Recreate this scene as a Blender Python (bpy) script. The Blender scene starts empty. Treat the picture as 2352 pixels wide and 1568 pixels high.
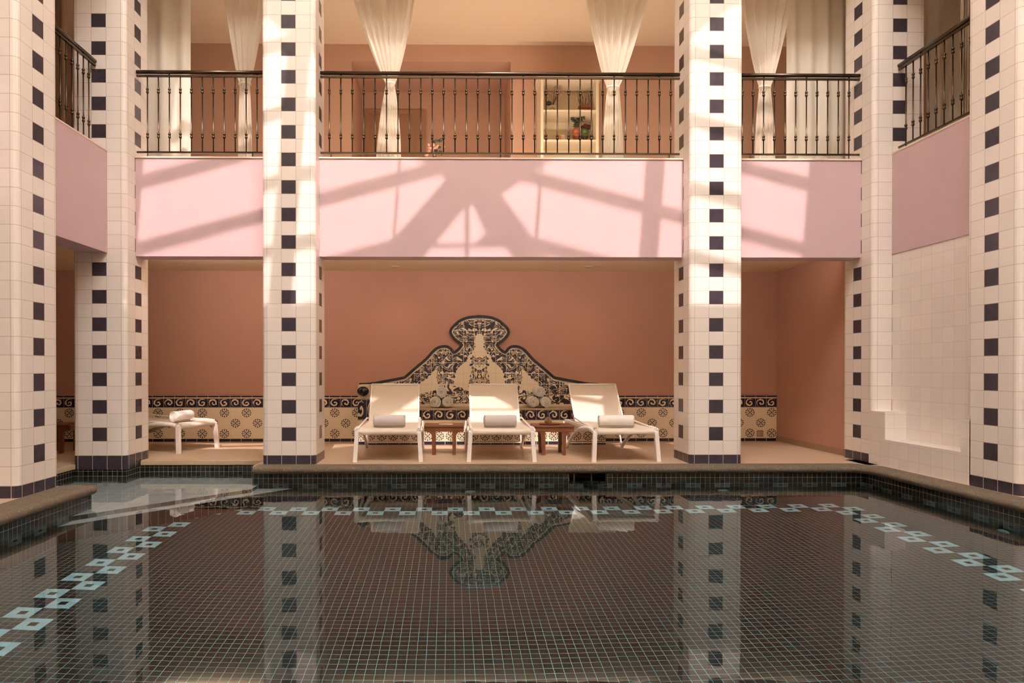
import bpy, bmesh, math, random
from mathutils import Vector, Matrix, Euler
from mathutils.geometry import tessellate_polygon
random.seed(7)
PI = math.pi
sc = bpy.context.scene
COL = sc.collection

# ------------------------------------------------------------------ camera
F_PX, CX0, CY0 = 1590.0, 1035.0, 848.0            # focal length in pixels, vanishing point of the depth axis
CAM = Vector((0.0, 0.0, 1.05))
ROT = Euler((math.radians(90 - .35), 0, math.radians(-.7)), 'XYZ').to_matrix()
_d = ROT.transposed() @ Vector((0, 1, 0))
PCX = CX0 - F_PX * _d.x / -_d.z
PCY = CY0 + F_PX * _d.y / -_d.z
cam_data = bpy.data.cameras.new('camera')
cam = bpy.data.objects.new('camera', cam_data)
COL.objects.link(cam)
cam.location = CAM
cam.rotation_euler = ROT.to_euler()
cam_data.sensor_width = 36
cam_data.lens = F_PX * 36 / 2352
cam_data.shift_x = (1176 - PCX) / 2352
cam_data.shift_y = (PCY - 784) / 2352
cam_data.clip_end = 200
sc.camera = cam

# ------------------------------------------------------------------ light and exposure
SUN_X, SUN_T = -.088, 1.18                         # per metre into the room: sideways drift and drop of a sunbeam
world = bpy.data.worlds.new('sky')
sc.world = world
world.use_nodes = True
_bg = world.node_tree.nodes['Background']
_bg.inputs[0].default_value = (1.0, .93, .90, 1)
_bg.inputs[1].default_value = 20
sun_data = bpy.data.lights.new('sun', 'SUN')
sun = bpy.data.objects.new('sun', sun_data)
COL.objects.link(sun)
sun.rotation_euler = Vector((SUN_X, 1, -SUN_T)).to_track_quat('-Z', 'Y').to_euler()
sun_data.energy = 3.1
sun_data.color = (1.0, .80, .77)
sun_data.angle = .0045
def add_fill(loc, sx, sy, aim, power, col):
    """warm fill light without a fixture, added to brighten a dim storey"""
    d = bpy.data.lights.new('fill_light', 'AREA'); d.shape = 'RECTANGLE'; d.size = sx; d.size_y = sy
    d.energy = power; d.color = col
    o = bpy.data.objects.new('fill_light', d); COL.objects.link(o)
    o.location = loc; o.rotation_euler = Vector(aim).to_track_quat('-Z', 'Y').to_euler()


for cx, w in ((-2.85, 1.3), (.58, 4.0), (3.9, 1.2)):  # added fill hidden behind the beam, lifts the deck under the gallery
    add_fill((cx, 8.34, 2.385), w, .06, (0, 1.0, .3), (2.4 if cx > 3 else 8.5 if cx < 0 else 3.6) * w, (1.0, .88, .78))
for cx, w in ((-2.85, 1.3), (.58, 4.0), (3.9, 1.2)):  # added upward fill hidden behind the parapet, lifts the upper gallery
    add_fill((cx, 8.66, 3.56), w, .06, (0, .55, 1.0), (6 if w > 2 else 3.2) * w, (1.0, .87, .74))
sc.view_settings.view_transform = 'Standard'
sc.view_settings.look = 'None'
sc.view_settings.gamma = 1
sc.view_settings.use_curve_mapping = False
sc.view_settings.exposure = 0.42


def at(px, py, Y):
    """point of the photograph at world depth Y"""
    d = ROT @ Vector(((px - PCX) / F_PX, -(py - PCY) / F_PX, -1))
    return CAM + d * (Y / d.y)


def on_z(px, py, z):
    d = ROT @ Vector(((px - PCX) / F_PX, -(py - PCY) / F_PX, -1))
    return CAM + d * ((z - CAM.z) / d.z)


# ------------------------------------------------------------------ node helpers
class S:
    """a socket with arithmetic"""
    def __init__(s, nt, out): s.nt, s.o = nt, out
    def m(s, op, b=None, c=None, rev=False):
        n = s.nt.nodes.new('ShaderNodeMath'); n.operation = op
        a = [s, b, c] if not rev else [b, s, c]
        for i, v in enumerate(a):
            if v is None: continue
            if isinstance(v, S): s.nt.links.new(v.o, n.inputs[i])
            else: n.inputs[i].default_value = v
        return S(s.nt, n.outputs[0])
    def __add__(s, b): return s.m('ADD', b)
    __radd__ = __add__
    def __sub__(s, b): return s.m('SUBTRACT', b)
    def __rsub__(s, b): return s.m('SUBTRACT', b, rev=True)
    def __mul__(s, b): return s.m('MULTIPLY', b)
    __rmul__ = __mul__
    def __truediv__(s, b): return s.m('DIVIDE', b)
    def __lt__(s, b): return s.m('LESS_THAN', b)
    def __gt__(s, b): return s.m('GREATER_THAN', b)
    def abs(s): return s.m('ABSOLUTE')
    def floor(s): return s.m('FLOOR')
    def fract(s): return s.m('FRACT')
    def min(s, b): return s.m('MINIMUM', b)
    def max(s, b): return s.m('MAXIMUM', b)
    def sin(s): return s.m('SINE')
    def cos(s): return s.m('COSINE')
    def sqrt(s): return s.m('SQRT')
    def odd(s): return ((s * .5).fract() * 2).m('ROUND')
    def between(s, a, b): return (s > a) * (s < b)


class Mat:
    def __init__(self, name, base=(.8, .8, .8), rough=.5, spec=.5, metal=0.0):
        self.m = bpy.data.materials.new(name); self.m.use_nodes = True
        self.nt = self.m.node_tree
        self.b = self.nt.nodes['Principled BSDF']
        self.b.inputs['Base Color'].default_value = (*base, 1)
        self.b.inputs['Roughness'].default_value = rough
        self.b.inputs['Specular IOR Level'].default_value = spec
        self.b.inputs['Metallic'].default_value = metal
    def link(self, a, b): self.nt.links.new(a, b)
    def coords(self):
        n = self.nt.nodes.new('ShaderNodeTexCoord')
        x = self.nt.nodes.new('ShaderNodeSeparateXYZ'); self.link(n.outputs['Object'], x.inputs[0])
        self.vec = n.outputs['Object']
        return [S(self.nt, x.outputs[i]) for i in range(3)]
    def normal(self):
        n = self.nt.nodes.new('ShaderNodeNewGeometry')
        x = self.nt.nodes.new('ShaderNodeSeparateXYZ'); self.link(n.outputs['Normal'], x.inputs[0])
        return [S(self.nt, x.outputs[i]) for i in range(3)]
    def vec3(self, x, y, z):
        n = self.nt.nodes.new('ShaderNodeCombineXYZ')
        for i, v in enumerate((x, y, z)):
            if isinstance(v, S): self.link(v.o, n.inputs[i])
            else: n.inputs[i].default_value = v
        return n.outputs[0]
    def noise(self, scale, detail=2.0, vec=None, rough=.5, dist=0.0):
        n = self.nt.nodes.new('ShaderNodeTexNoise')
        n.inputs['Scale'].default_value = scale; n.inputs['Detail'].default_value = detail
        n.inputs['Roughness'].default_value = rough; n.inputs['Distortion'].default_value = dist
        self.link(vec if vec is not None else self.vec, n.inputs['Vector'])
        return S(self.nt, n.outputs['Fac'])
    def white(self, x, y, z=0.0):
        n = self.nt.nodes.new('ShaderNodeTexWhiteNoise'); n.noise_dimensions = '3D'
        self.link(self.vec3(x, y, z), n.inputs['Vector'])
        return S(self.nt, n.outputs['Value'])
    def mix(self, f, a, b):
        n = self.nt.nodes.new('ShaderNodeMix'); n.data_type = 'RGBA'
        if isinstance(f, S): self.link(f.o, n.inputs[0])
        else: n.inputs[0].default_value = f
        for k, v in ((6, a), (7, b)):
            if isinstance(v, (tuple, list)): n.inputs[k].default_value = (*v, 1)
            else: self.link(v, n.inputs[k])
        return n.outputs[2]
    def color(self, out): self.link(out, self.b.inputs['Base Color'])
    def rough(self, s): self.link(s.o, self.b.inputs['Roughness'])
    def bump(self, s, strength=.2, dist=.01):
        n = self.nt.nodes.new('ShaderNodeBump')
        n.inputs['Strength'].default_value = strength; n.inputs['Distance'].default_value = dist
        self.link(s.o, n.inputs['Height']); self.link(n.outputs[0], self.b.inputs['Normal'])


def plain(name, c, rough=.5, spec=.4, metal=0.0, var=.06, scale=30, bump=0.0):
    M = Mat(name, c, rough, spec, metal)
    M.coords()
    n = M.noise(scale, 3)
    M.color(M.mix(n, tuple(v * (1 - var) for v in c), tuple(min(1, v * (1 + var)) for v in c)))
    if bump: M.bump(n, bump, .004)
    return M.m


WHITE = (.86, .785, .725); GROUT = (.52, .42, .32); BLUE = (.042, .034, .047)
CREAM = (.87, .735, .54); INK = (.020, .017, .034)
TW, TH, ROW0 = .16, .1515, .258


def mat_pillar():
    M = Mat('white and blue tile', WHITE, .22, .5)
    x, y, z = M.coords(); nx, ny, nz = M.normal()
    s = nx.abs() > ny.abs()
    u = s * y + (1 - s) * x
    a = u.abs()
    r = (z - ROW0) / TH
    row = r.floor()
    blue = (a < .08) * (1 - row.odd()) * (z > ROW0)
    base = z < .101
    blue = blue.max(base)
    g = .0022
    gu = ((a - .08).abs() < g).max((a - .24).abs() < g)
    fz = r.fract() * TH
    gz = ((fz < g).max(fz > TH - g) * (z > ROW0 - g)).max((z - .101).abs() < g)
    grout = gu.max(gz)
    tid = M.white((u / TW + .5).floor() + s * 9, row, 1.0)
    n = M.noise(18, 3)
    c1 = M.mix(tid * .6 + n * .4, tuple(v * .95 for v in WHITE), tuple(v * 1.04 for v in WHITE))
    c2 = M.mix(n, tuple(v * .8 for v in BLUE), tuple(v * 1.6 for v in BLUE))
    c = M.mix(blue, c1, c2)
    c = M.mix(grout * (1 - base), c, GROUT)
    c = M.mix(grout * base, c, (.70, .62, .55))
    M.color(c)
    M.rough(grout * .4 + .2)
    M.bump((1 - grout) * 1.0 + n * .04, .25, .004)
    return M.m


def mat_white_wall():
    M = Mat('white wall tile', WHITE, .25, .5)
    x, y, z = M.coords(); nx, ny, nz = M.normal()
    s = nx.abs() > ny.abs()
    u = s * y + (1 - s) * x
    fu = (u / TW).fract() * TW
    r = (z - ROW0) / TH
    fz = r.fract() * TH
    g = .0020
    grout = (fu < g).max((fz < g)) * (nz.abs() < .5)
    tid = M.white((u / TW).floor(), r.floor(), 2.0)
    n = M.noise(12, 3)
    c1 = M.mix(tid * .6 + n * .4, tuple(v * .95 for v in WHITE), tuple(v * 1.04 for v in WHITE))
    M.color(M.mix(grout, c1, (.60, .49, .38)))
    M.bump((1 - grout), .2, .003)
    return M.m


MT = .0533
def mosaic_nodes(M, u, v, dark, grout_c, g=.0024):
    fu = (u / MT).fract() * MT; fv = (v / MT).fract() * MT
    gr = (fu < g).max(fv < g)
    tid = M.white((u / MT).floor(), (v / MT).floor(), 3.0)
    c = M.mix(tid, tuple(k * .6 for k in dark), tuple(k * 1.5 for k in dark))
    return c, gr


DARK = (.013, .014, .013); GROUT_W = (.50, .44, .36); RINGC = (.46, .82, .95); GROUT_F = (.30, .72, .80)


def mat_pool_wall():
    M = Mat('dark pool wall mosaic', DARK, .2, .5)
    x, y, z = M.coords(); nx, ny, nz = M.normal()
    s = nx.abs() > ny.abs()
    u = s * y + (1 - s) * x
    v = z + .075
    c, gr = mosaic_nodes(M, u, v, DARK, GROUT_W)
    bu = (u / (3 * MT)).floor()
    k = ((v / MT).floor() + 10)                 # rows of the ring band
    ring = (1 - bu.odd()) * k.between(-.5, 4.5)
    cu = ((u / MT).floor() - bu * 3)
    ring = ring * (1 - (cu - 1).abs().m('LESS_THAN', .5) * (k - 2).abs().m('LESS_THAN', .5))
    c = M.mix(ring, c, (.11, .15, .16))
    M.color(M.mix(gr, c, GROUT_W))
    M.bump(1 - gr, .3, .003)
    return M.m


RING_BACK, RING_LEFT, RING_RIGHT = 6.82, -2.75, 3.80    # outer pool border: block corner positions


def mat_pool_floor():
    M = Mat('dark pool floor mosaic', DARK, .3, .5)
    x, y, z = M.coords()
    u = x - RING_LEFT; v = y - RING_BACK
    c, gr = mosaic_nodes(M, u, v, DARK, GROUT_F, .0023)
    bx = (u / (3 * MT)).floor(); by = (v / (3 * MT)).floor()
    nR = round((RING_RIGHT - RING_LEFT) / (3 * MT))
    inb = by.between(-.5, 1.5) * bx.between(-.5, nR + 1.5)
    inl = bx.between(-.5, 1.5) * (by < 1.5)
    inr = bx.between(nR - .5, nR + 1.5) * (by < 1.5)
    ring = inb.max(inl).max(inr) * (1 - (bx + by).odd())
    cx = (u / MT).floor() - bx * 3 - 1; cy = (v / MT).floor() - by * 3 - 1
    ring = ring * (1 - (cx.abs() < .5) * (cy.abs() < .5))
    tid = M.white((u / MT).floor(), (v / MT).floor(), 8.0)
    rc = M.mix(tid, tuple(k * .88 for k in RINGC), tuple(k * 1.12 for k in RINGC))
    c = M.mix(ring, c, rc)
    M.color(M.mix(gr * (1 - ring * .75), c, GROUT_F))
    return M.m


def mat_shelf():
    M = Mat('pale shelf tile', (.45, .47, .44), .3, .5)
    x, y, z = M.coords()
    fu = (x / TW).fract() * TW; fv = (y / TW).fract() * TW
    gr = (fu < .007).max(fv < .007)
    tid = M.white((x / TW).floor(), (y / TW).floor(), 3.0)
    c = M.mix(tid, (.56, .63, .65), (.66, .73, .74))
    M.color(M.mix(gr, c, (.93, .94, .92)))
    return M.m


def polar(M, p, q):
    r = (p * p + q * q).sqrt()
    th = q.m('ARCTAN2', p)
    return r, th


def frieze(M, u, v, uo, v0, h):
    """scroll tile between v0 and v0+h; returns ink mask"""
    t = (u - uo) / TW
    par = t.floor().odd()
    p = (t.fract() - .5) * (1 - par * 2)
    q = (v - v0) / h - .5
    nz = M.noise(34, 2, M.vec3(u, v, par)) - .5
    r, th = polar(M, p + nz * .20, q * .95 + nz * .20)
    sp = (th * (1 / (2 * PI)) + r * 3.0 + par * .3).fract()
    stroke = (sp - .5).abs() < .19
    leaf = ((M.noise(40, 2, M.vec3(u, v, 4.0), .5, 1.5) * 9).sin() > .35)
    far = r > .40
    ink = 1 - (far * leaf + (1 - far) * stroke)
    edge = (q.abs() > .44)
    line = q.abs().between(.455, .475)
    gr = (t.fract() < .018)
    return (ink.max(edge) * (1 - line)) * (1 - gr)


def flower(M, u, v, uo, v0, h, every):
    t = (u - uo) / TW; k = (v - v0) / h
    p = t.fract() - .5; q = k.fract() - .5
    if every is None: on = t * 0 + 1
    else: on = 1 - (t.floor() + k.floor() + every).odd()
    r, th = polar(M, p, q)
    d = (p.abs() - q.abs()).abs()
    c4 = (th * 4).cos()
    stem = (d < .04) * (r < .33)
    curl = r.between(.335, .425) * ((th * 12).cos() > -.45)
    core = r.between(.13, .30) * (c4 > .78) * (1 - r.between(.19, .24))
    pet = r.between(.20, .255) * (c4 < -.35)
    gr = (t.fract() < .012).max(k.fract() < .012)
    return on * stem.max(pet).max(curl).max(core), gr


def mat_wainscot(name, uo, z_base, z_rows, rowh, nrows, zf, fh, allflower, trim):
    M = Mat(name, CREAM, .25, .5)
    x, y, z = M.coords(); nx, ny, nz = M.normal()
    s = nx.abs() > ny.abs()
    u = s * y + (1 - s) * x
    n = M.noise(20, 2)
    fl, gr = flower(M, u, z, uo, z_rows, rowh, None if allflower else 0)
    zone = z.between(z_rows, z_rows + rowh * nrows)
    if allflower == 'low': zone = z.between(z_rows, z_rows + rowh)
    ink = fl * zone
    fz = frieze(M, u, z, uo, zf, fh)
    ink = ink.max(fz * z.between(zf, zf + fh))
    t = ((u - uo) / TW).fract()
    ink = ink.max((z < z_base) * (t > .03))
    if trim: ink = ink.max((z > zf + fh + .012) * (t > .03))
    c1 = M.mix(n, tuple(v * .95 for v in CREAM), tuple(v * 1.04 for v in CREAM))
    c = M.mix(gr * z.between(z_rows, z_rows + rowh * nrows), c1, (.62, .50, .36))
    M.color(M.mix(ink, c, INK))
    return M.m


def mat_ornament(name, dense):
    """leafy scroll work, mirrored about the middle of the mural"""
    M = Mat(name, CREAM, .25, .5)
    x, y, z = M.coords()
    vec = M.vec3(x.abs(), 0.0, z)
    a = M.noise(5.0, 1.0, vec, .5, 1.2)
    f = (a * 60).sin()
    b = M.noise(15, 2, vec, .5, .6)
    thr = (b - .5) * 2.6 + dense
    ink = f < thr
    n = M.noise(60, 2, vec)
    c = M.mix(n, (.018, .015, .028), (.055, .045, .055))
    c = M.mix(ink, CREAM, c)
    fu = ((x + .078) / .156).fract() * .156; fv = ((z - .52) / .156).fract() * .156
    gr = (fu < .006).max(fv < .006)
    M.color(M.mix(gr, c, CREAM))
    return M.m


def mat_mural():
    M = Mat('cream mural tile', CREAM, .25, .5)
    x, y, z = M.coords()
    fu = ((x + .078) / .156).fract() * .156; fv = ((z - .52) / .156).fract() * .156
    gr = (fu < .004).max(fv < .004)
    n = M.noise(16, 3)
    c = M.mix(n, tuple(v * .92 for v in CREAM), CREAM)
    M.color(M.mix(gr, c, (.66, .52, .36)))
    return M.m


def mat_stone(name, a, b, scale=60, pits=True, rough=.7):
    M = Mat(name, a, rough, .3)
    M.coords()
    n = M.noise(scale, 5, None, .65); w = M.noise(6, 3)
    c = M.mix(n * .6 + w * .4, a, b)
    if pits:
        sp = M.noise(130, 1)
        c = M.mix((sp > .70) * .6, c, (.8, .7, .58))
        c = M.mix((sp < .29) * .7, c, tuple(v * .35 for v in a))
    M.color(c)
    M.bump(n, .35, .006)
    return M.m


def mat_deck():
    M = Mat('tan stone paving', (.5, .33, .2), .35, .4)
    x, y, z = M.coords()
    n = M.noise(9, 5, None, .6); w = M.noise(50, 3)
    p = x * .8 + y * .6; q = y * .8 - x * .6
    g = ((p / .9).fract() < .006).max((q / .9).fract() < .006)
    c = M.mix(n * .7 + w * .3, (.46, .32, .21), (.70, .52, .36))
    M.color(M.mix(g, c, (.30, .20, .13)))
    M.rough(n * .3 + .25)
    M.bump(w + n, .08, .004)
    return M.m


def mat_plaster(name, c, var=.05, bump=.06):
    M = Mat(name, c, .85, .2)
    M.coords()
    n = M.noise(2.5, 4); w = M.noise(120, 2)
    M.color(M.mix(n, tuple(v * (1 - var) for v in c), tuple(min(1, v * (1 + var)) for v in c)))
    M.bump(w, bump, .003)
    return M.m


def mat_wood(name, a, b, rough=.3):
    M = Mat(name, a, rough, .5)
    x, y, z = M.coords()
    n = M.noise(7, 4, M.vec3(x * 1.0, y * 6, z * 6), .6, .6)
    M.color(M.mix(n, a, b))
    M.bump(n, .05, .002)
    return M.m


def mat_cloth(name, c, trans=.35, scale=400):
    M = Mat(name, c, .9, .1)
    x, y, z = M.coords()
    n = M.noise(30, 3); w = (x * scale).sin() * (z * scale).sin()
    M.color(M.mix(n, tuple(v * .95 for v in c), c))
    M.bump(w, .04, .002)
    if trans:
        t = M.nt.nodes.new('ShaderNodeBsdfTranslucent'); t.inputs[0].default_value = (*c, 1)
        mx = M.nt.nodes.new('ShaderNodeMixShader'); mx.inputs[0].default_value = trans
        out = M.nt.nodes['Material Output']
        M.link(M.b.outputs[0], mx.inputs[1]); M.link(t.outputs[0], mx.inputs[2]); M.link(mx.outputs[0], out.inputs[0])
    return M.m


def mat_towel(name, c):
    M = Mat(name, c, .95, .05)
    M.coords()
    n = M.noise(260, 2); w = M.noise(20, 2)
    M.color(M.mix(w, tuple(v * .94 for v in c), c))
    M.bump(n, .5, .006)
    return M.m


def mat_water():
    M = Mat('pool water')
    M.coords()
    for n in list(M.nt.nodes):
        if n.type == 'BSDF_PRINCIPLED': M.nt.nodes.remove(n)
    g = M.nt.nodes.new('ShaderNodeBsdfGlass')
    g.inputs['IOR'].default_value = 1.333; g.inputs['Roughness'].default_value = 0.0
    g.inputs['Color'].default_value = (.93, .985, 1.0, 1)
    M.link(g.outputs[0], M.nt.nodes['Material Output'].inputs[0])
    b = M.nt.nodes.new('ShaderNodeBump'); b.inputs['Strength'].default_value = .10; b.inputs['Distance'].default_value = .004
    w = M.noise(5.5, 2)
    M.link(w.o, b.inputs['Height']); M.link(b.outputs[0], g.inputs['Normal'])
    return M.m


def mat_glass(name, c=(1, 1, 1)):
    M = Mat(name, c, .02, .5)
    M.b.inputs['Transmission Weight'].default_value = 1
    M.b.inputs['IOR'].default_value = 1.45
    return M.m


def mat_light(name, c, e):
    M = Mat(name, c, .4, .3)
    M.b.inputs['Emission Color'].default_value = (*c, 1)
    M.b.inputs['Emission Strength'].default_value = e
    return M.m


PILLAR = mat_pillar(); WTILE = mat_white_wall(); PWALL = mat_pool_wall(); PFLOOR = mat_pool_floor(); SHELFT = mat_shelf()
WATER = mat_water(); DECK = mat_deck(); COPING = mat_stone('brown coping stone', (.085, .066, .046), (.205, .16, .11))
STONE = mat_stone('pale ledge stone', (.44, .33, .21), (.62, .48, .31), 40, False, .5)
SKIRT = mat_stone('brown skirting tile', (.30, .18, .11), (.40, .25, .15), 30, False, .4)
PINK = mat_plaster('pink plaster', (.635, .455, .465)); CAP = mat_plaster('cream coping paint', (.82, .68, .55))
BROWN = mat_plaster('brown rose plaster', (.52, .275, .195)); CEIL = mat_plaster('tan ceiling paint', (.84, .66, .47), .03)
UPWALL = mat_plaster('clay pink plaster', (.60, .37, .26)); PALEW = mat_plaster('pale ivory plaster', (.74, .64, .50))
ROOFM = mat_plaster('ivory roof paint', (.80, .70, .60))
WAIN = mat_wainscot('patterned wainscot tile', -4.328, .041, .041, .1507, 3, .493, .137, False, True)
BENCHT = mat_wainscot('patterned bench tile', -1.36, .045, .045, .147, 2, .339, .147, 'low', False)
PIERT = mat_wainscot('patterned pier tile', -1.33, .045, .045, .147, 2, .339, .30, 'low', False)
MURAL = mat_mural(); ORN_D = mat_ornament('dense blue scroll tile', .75); ORN_L = mat_ornament('leafy blue scroll tile', .35)
RIM = plain('black glazed rim', (.016, .014, .026), .15, .6); LINE = plain('cream glaze line', (.72, .60, .44), .25)
BRONZE = plain('dark bronze metal', (.085, .06, .04), .25, .5, 1.0, .1); BRONZE.node_tree.nodes['Principled BSDF'].inputs['Metallic'].default_value = .85
CURTAIN = mat_cloth('sheer ivory voile', (.90, .84, .73), .42); DRAPE = mat_cloth('ivory drape', (.84, .78, .67), .2)
BRDRAPE = mat_cloth('tan drape', (.52, .40, .28), .05)
SLING = mat_cloth('cream sling mesh', (.86, .76, .64), .2, 900); FRAME = plain('white lounger frame', (.88, .81, .76), .35)
TOWEL = mat_towel('white terry', (.90, .84, .78)); GTOWEL = mat_towel('grey white terry', (.62, .56, .54))
WOOD = mat_wood('reddish brown wood', (.16, .055, .022), (.27, .10, .045)); DWOOD = mat_wood('brown door wood', (.36, .19, .10), (.42, .23, .13), .5)
SHELFW = plain('cream painted wood', (.80, .66, .46), .5); BLACK = plain('black glaze', (.012, .010, .012), .12, .6)
DARKIN = plain('dark opening', (.03, .022, .016), .6); JET = plain('pale blue plastic', (.28, .50, .54), .4)
TERRA = plain('terracotta glaze', (.42, .12, .045), .4); GREEN = plain('olive green glaze', (.10, .13, .035), .4)
LEAF = plain('dark leaf', (.045, .06, .03), .6); TWIG = plain('dry twig', (.16, .085, .05), .8); BLOOM = plain('dark red bloom', (.10, .018, .02), .8)
PETAL = plain('peach petal', (.66, .33, .24), .8); CERAMIC = plain('ivory ceramic', (.72, .60, .45), .6)
ORANGE = plain('orange card', (.75, .33, .10), .5); PAPER = plain('cream paper', (.80, .70, .60), .7); TANCOV = plain('tan book cover', (.50, .28, .12), .5)
GLASS = mat_glass('clear glass'); TEA = mat_glass('amber drink', (.95, .48, .07)); VENT = plain('brass vent metal', (.33, .21, .10), .5)
LENS = mat_light('warm downlight lens', (1, .8, .5), 6)


# ------------------------------------------------------------------ mesh helpers
class MB:
    def __init__(s): s.bm = bmesh.new(); s.mi = 0
    def _tag(s, faces):
        for f in faces: f.material_index = s.mi
    def box(s, x0, x1, y0, y1, z0, z1, bev=0.0, seg=2, mat=None):
        vs = [s.bm.verts.new((x, y, z)) for x in (x0, x1) for y in (y0, y1) for z in (z0, z1)]
        idx = [(0, 1, 3, 2), (4, 6, 7, 5), (0, 4, 5, 1), (2, 3, 7, 6), (0, 2, 6, 4), (1, 5, 7, 3)]
        fs = [s.bm.faces.new([vs[i] for i in q]) for q in idx]
        s._tag(fs)
        if bev:
            es = list({e for f in fs for e in f.edges})
            r = bmesh.ops.bevel(s.bm, geom=es, offset=bev, segments=seg, affect='EDGES', profile=.5)
            s._tag(r['faces'])
            vs = list({v for f in r['faces'] for v in f.verts} | {v for v in vs if v.is_valid})
        if mat is not None: bmesh.ops.transform(s.bm, matrix=mat, verts=[v for v in vs if v.is_valid])
        return s
    def tube(s, pts, r, n=8, cap=True, sx=1.0, sy=1.0, up=None):
        """tube along points; r number or list; section can be squashed"""
        P = [Vector(p) for p in pts]; rings = []
        for i, p in enumerate(P):
            t = (P[min(i + 1, len(P) - 1)] - P[max(i - 1, 0)]).normalized()
            a = Vector(up) if up else (Vector((0, 0, 1)) if abs(t.z) < .9 else Vector((0, 1, 0)))
            u = t.cross(a).normalized(); v = u.cross(t).normalized()
            R = r[i] if isinstance(r, (list, tuple)) else r
            off = PI / n if n == 4 else 0
            k = 1.414 if n == 4 else 1
            rings.append([s.bm.verts.new(p + (u * math.cos(off + 2 * PI * j / n) * sx + v * math.sin(off + 2 * PI * j / n) * sy) * R * k) for j in range(n)])
        fs = []
        for a, b in zip(rings, rings[1:]):
            for j in range(n): fs.append(s.bm.faces.new((a[j], a[(j + 1) % n], b[(j + 1) % n], b[j])))
        if cap:
            fs.append(s.bm.faces.new(rings[0][::-1])); fs.append(s.bm.faces.new(rings[-1]))
        if n > 4:
            for f in fs: f.smooth = True
        s._tag(fs); return s
    def lathe(s, prof, n=20, c=(0, 0, 0), smooth=True):
        C = Vector(c); rings = []
        for r, z in prof:
            rings.append([s.bm.verts.new(C + Vector((r * math.cos(2 * PI * j / n), r * math.sin(2 * PI * j / n), z))) for j in range(n)])
        fs = []
        for a, b in zip(rings, rings[1:]):
            for j in range(n): fs.append(s.bm.faces.new((a[j], a[(j + 1) % n], b[(j + 1) % n], b[j])))
        fs.append(s.bm.faces.new(rings[0][::-1])); fs.append(s.bm.faces.new(rings[-1]))
        for f in fs: f.smooth = smooth
        s._tag(fs); return s
    def ball(s, c, r, sx=1, sy=1, sz=1, u=10, v=7):
        ret = bmesh.ops.create_uvsphere(s.bm, u_segments=u, v_segments=v, radius=r, matrix=Matrix.Translation(c) @ Matrix.Diagonal((sx, sy, sz, 1)))
        fs = {f for w in ret['verts'] for f in w.link_faces}
        for f in fs: f.smooth = True
        s._tag(fs); return s
    def prism(s, poly, y0, y1):
        """outline in x,z pushed along y"""
        a = [s.bm.verts.new((x, y0, z)) for x, z in poly]; b = [s.bm.verts.new((x, y1, z)) for x, z in poly]
        n = len(poly)
        fs = [s.bm.faces.new(a), s.bm.faces.new(b[::-1])]
        for i in range(n): fs.append(s.bm.faces.new((a[i], b[i], b[(i + 1) % n], a[(i + 1) % n])))
        s._tag(fs); return s
    def slab(s, poly, z0, z1):
        """outline in x,y pushed along z"""
        a = [s.bm.verts.new((x, y, z0)) for x, y in poly]; b = [s.bm.verts.new((x, y, z1)) for x, y in poly]
        n = len(poly)
        fs = [s.bm.faces.new(a[::-1]), s.bm.faces.new(b)]
        for i in range(n): fs.append(s.bm.faces.new((a[i], a[(i + 1) % n], b[(i + 1) % n], b[i])))
        s._tag(fs); return s
    def grid(s, fn, nu, nv, smooth=True):
        g = [[s.bm.verts.new(fn(i / nu, j / nv)) for j in range(nv + 1)] for i in range(nu + 1)]
        fs = [s.bm.faces.new((g[i][j], g[i + 1][j], g[i + 1][j + 1], g[i][j + 1])) for i in range(nu) for j in range(nv)]
        for f in fs: f.smooth = smooth
        s._tag(fs); return s
    def extrude_profile(s, prof, path, closed_prof=True):
        """profile (offset outwards, z) swept along a flat path with mitred corners"""
        P = [Vector((p[0], p[1])) for p in path]; rings = []
        for i, p in enumerate(P):
            d0 = (p - P[i - 1]).normalized() if i else (P[1] - p).normalized()
            d1 = (P[i + 1] - p).normalized() if i < len(P) - 1 else d0
            n0 = Vector((d0.y, -d0.x)); n1 = Vector((d1.y, -d1.x))
            m = (n0 + n1).normalized(); k = 1 / max(.3, m.dot(n0))
            rings.append([s.bm.verts.new((p.x + m.x * o * k, p.y + m.y * o * k, z)) for o, z in prof])
        n = len(prof); fs = []
        for a, b in zip(rings, rings[1:]):
            for j in range(n): fs.append(s.bm.faces.new((a[j], a[(j + 1) % n], b[(j + 1) % n], b[j])))
        fs.append(s.bm.faces.new(rings[0])); fs.append(s.bm.faces.new(rings[-1][::-1]))
        for f in fs: f.smooth = False
        s._tag(fs); return s
    def build(s, name, mats, parent=None, loc=None, smooth_angle=None):
        bmesh.ops.recalc_face_normals(s.bm, faces=s.bm.faces)
        me = bpy.data.meshes.new(name); s.bm.to_mesh(me); s.bm.free()
        for m in (mats if isinstance(mats, (list, tuple)) else [mats]): me.materials.append(m)
        o = bpy.data.objects.new(name, me); COL.objects.link(o)
        if parent: o.parent = parent
        if loc: o.location = loc
        return o


def tag(o, label, cat, group=None, kind=None):
    o['label'] = label; o['category'] = cat
    if group: o['group'] = group
    if kind: o['kind'] = kind
    return o


def struct(o, label=None, cat=None):
    o['kind'] = 'structure'
    if label: o['label'] = label
    if cat: o['category'] = cat
    return o


def empty(name, loc, rz=0.0):
    o = bpy.data.objects.new(name, None); COL.objects.link(o)
    o.location = loc; o.rotation_euler = (0, 0, rz); o.empty_display_size = .1
    return o


def dup(root, loc, rz=0.0):
    r = root.copy(); COL.objects.link(r); r.location = loc; r.rotation_euler = (0, 0, rz)
    for ch in root.children:
        c = ch.copy(); COL.objects.link(c); c.parent = r
        for g in ch.children:
            d = g.copy(); COL.objects.link(d); d.parent = c
    return r


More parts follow.
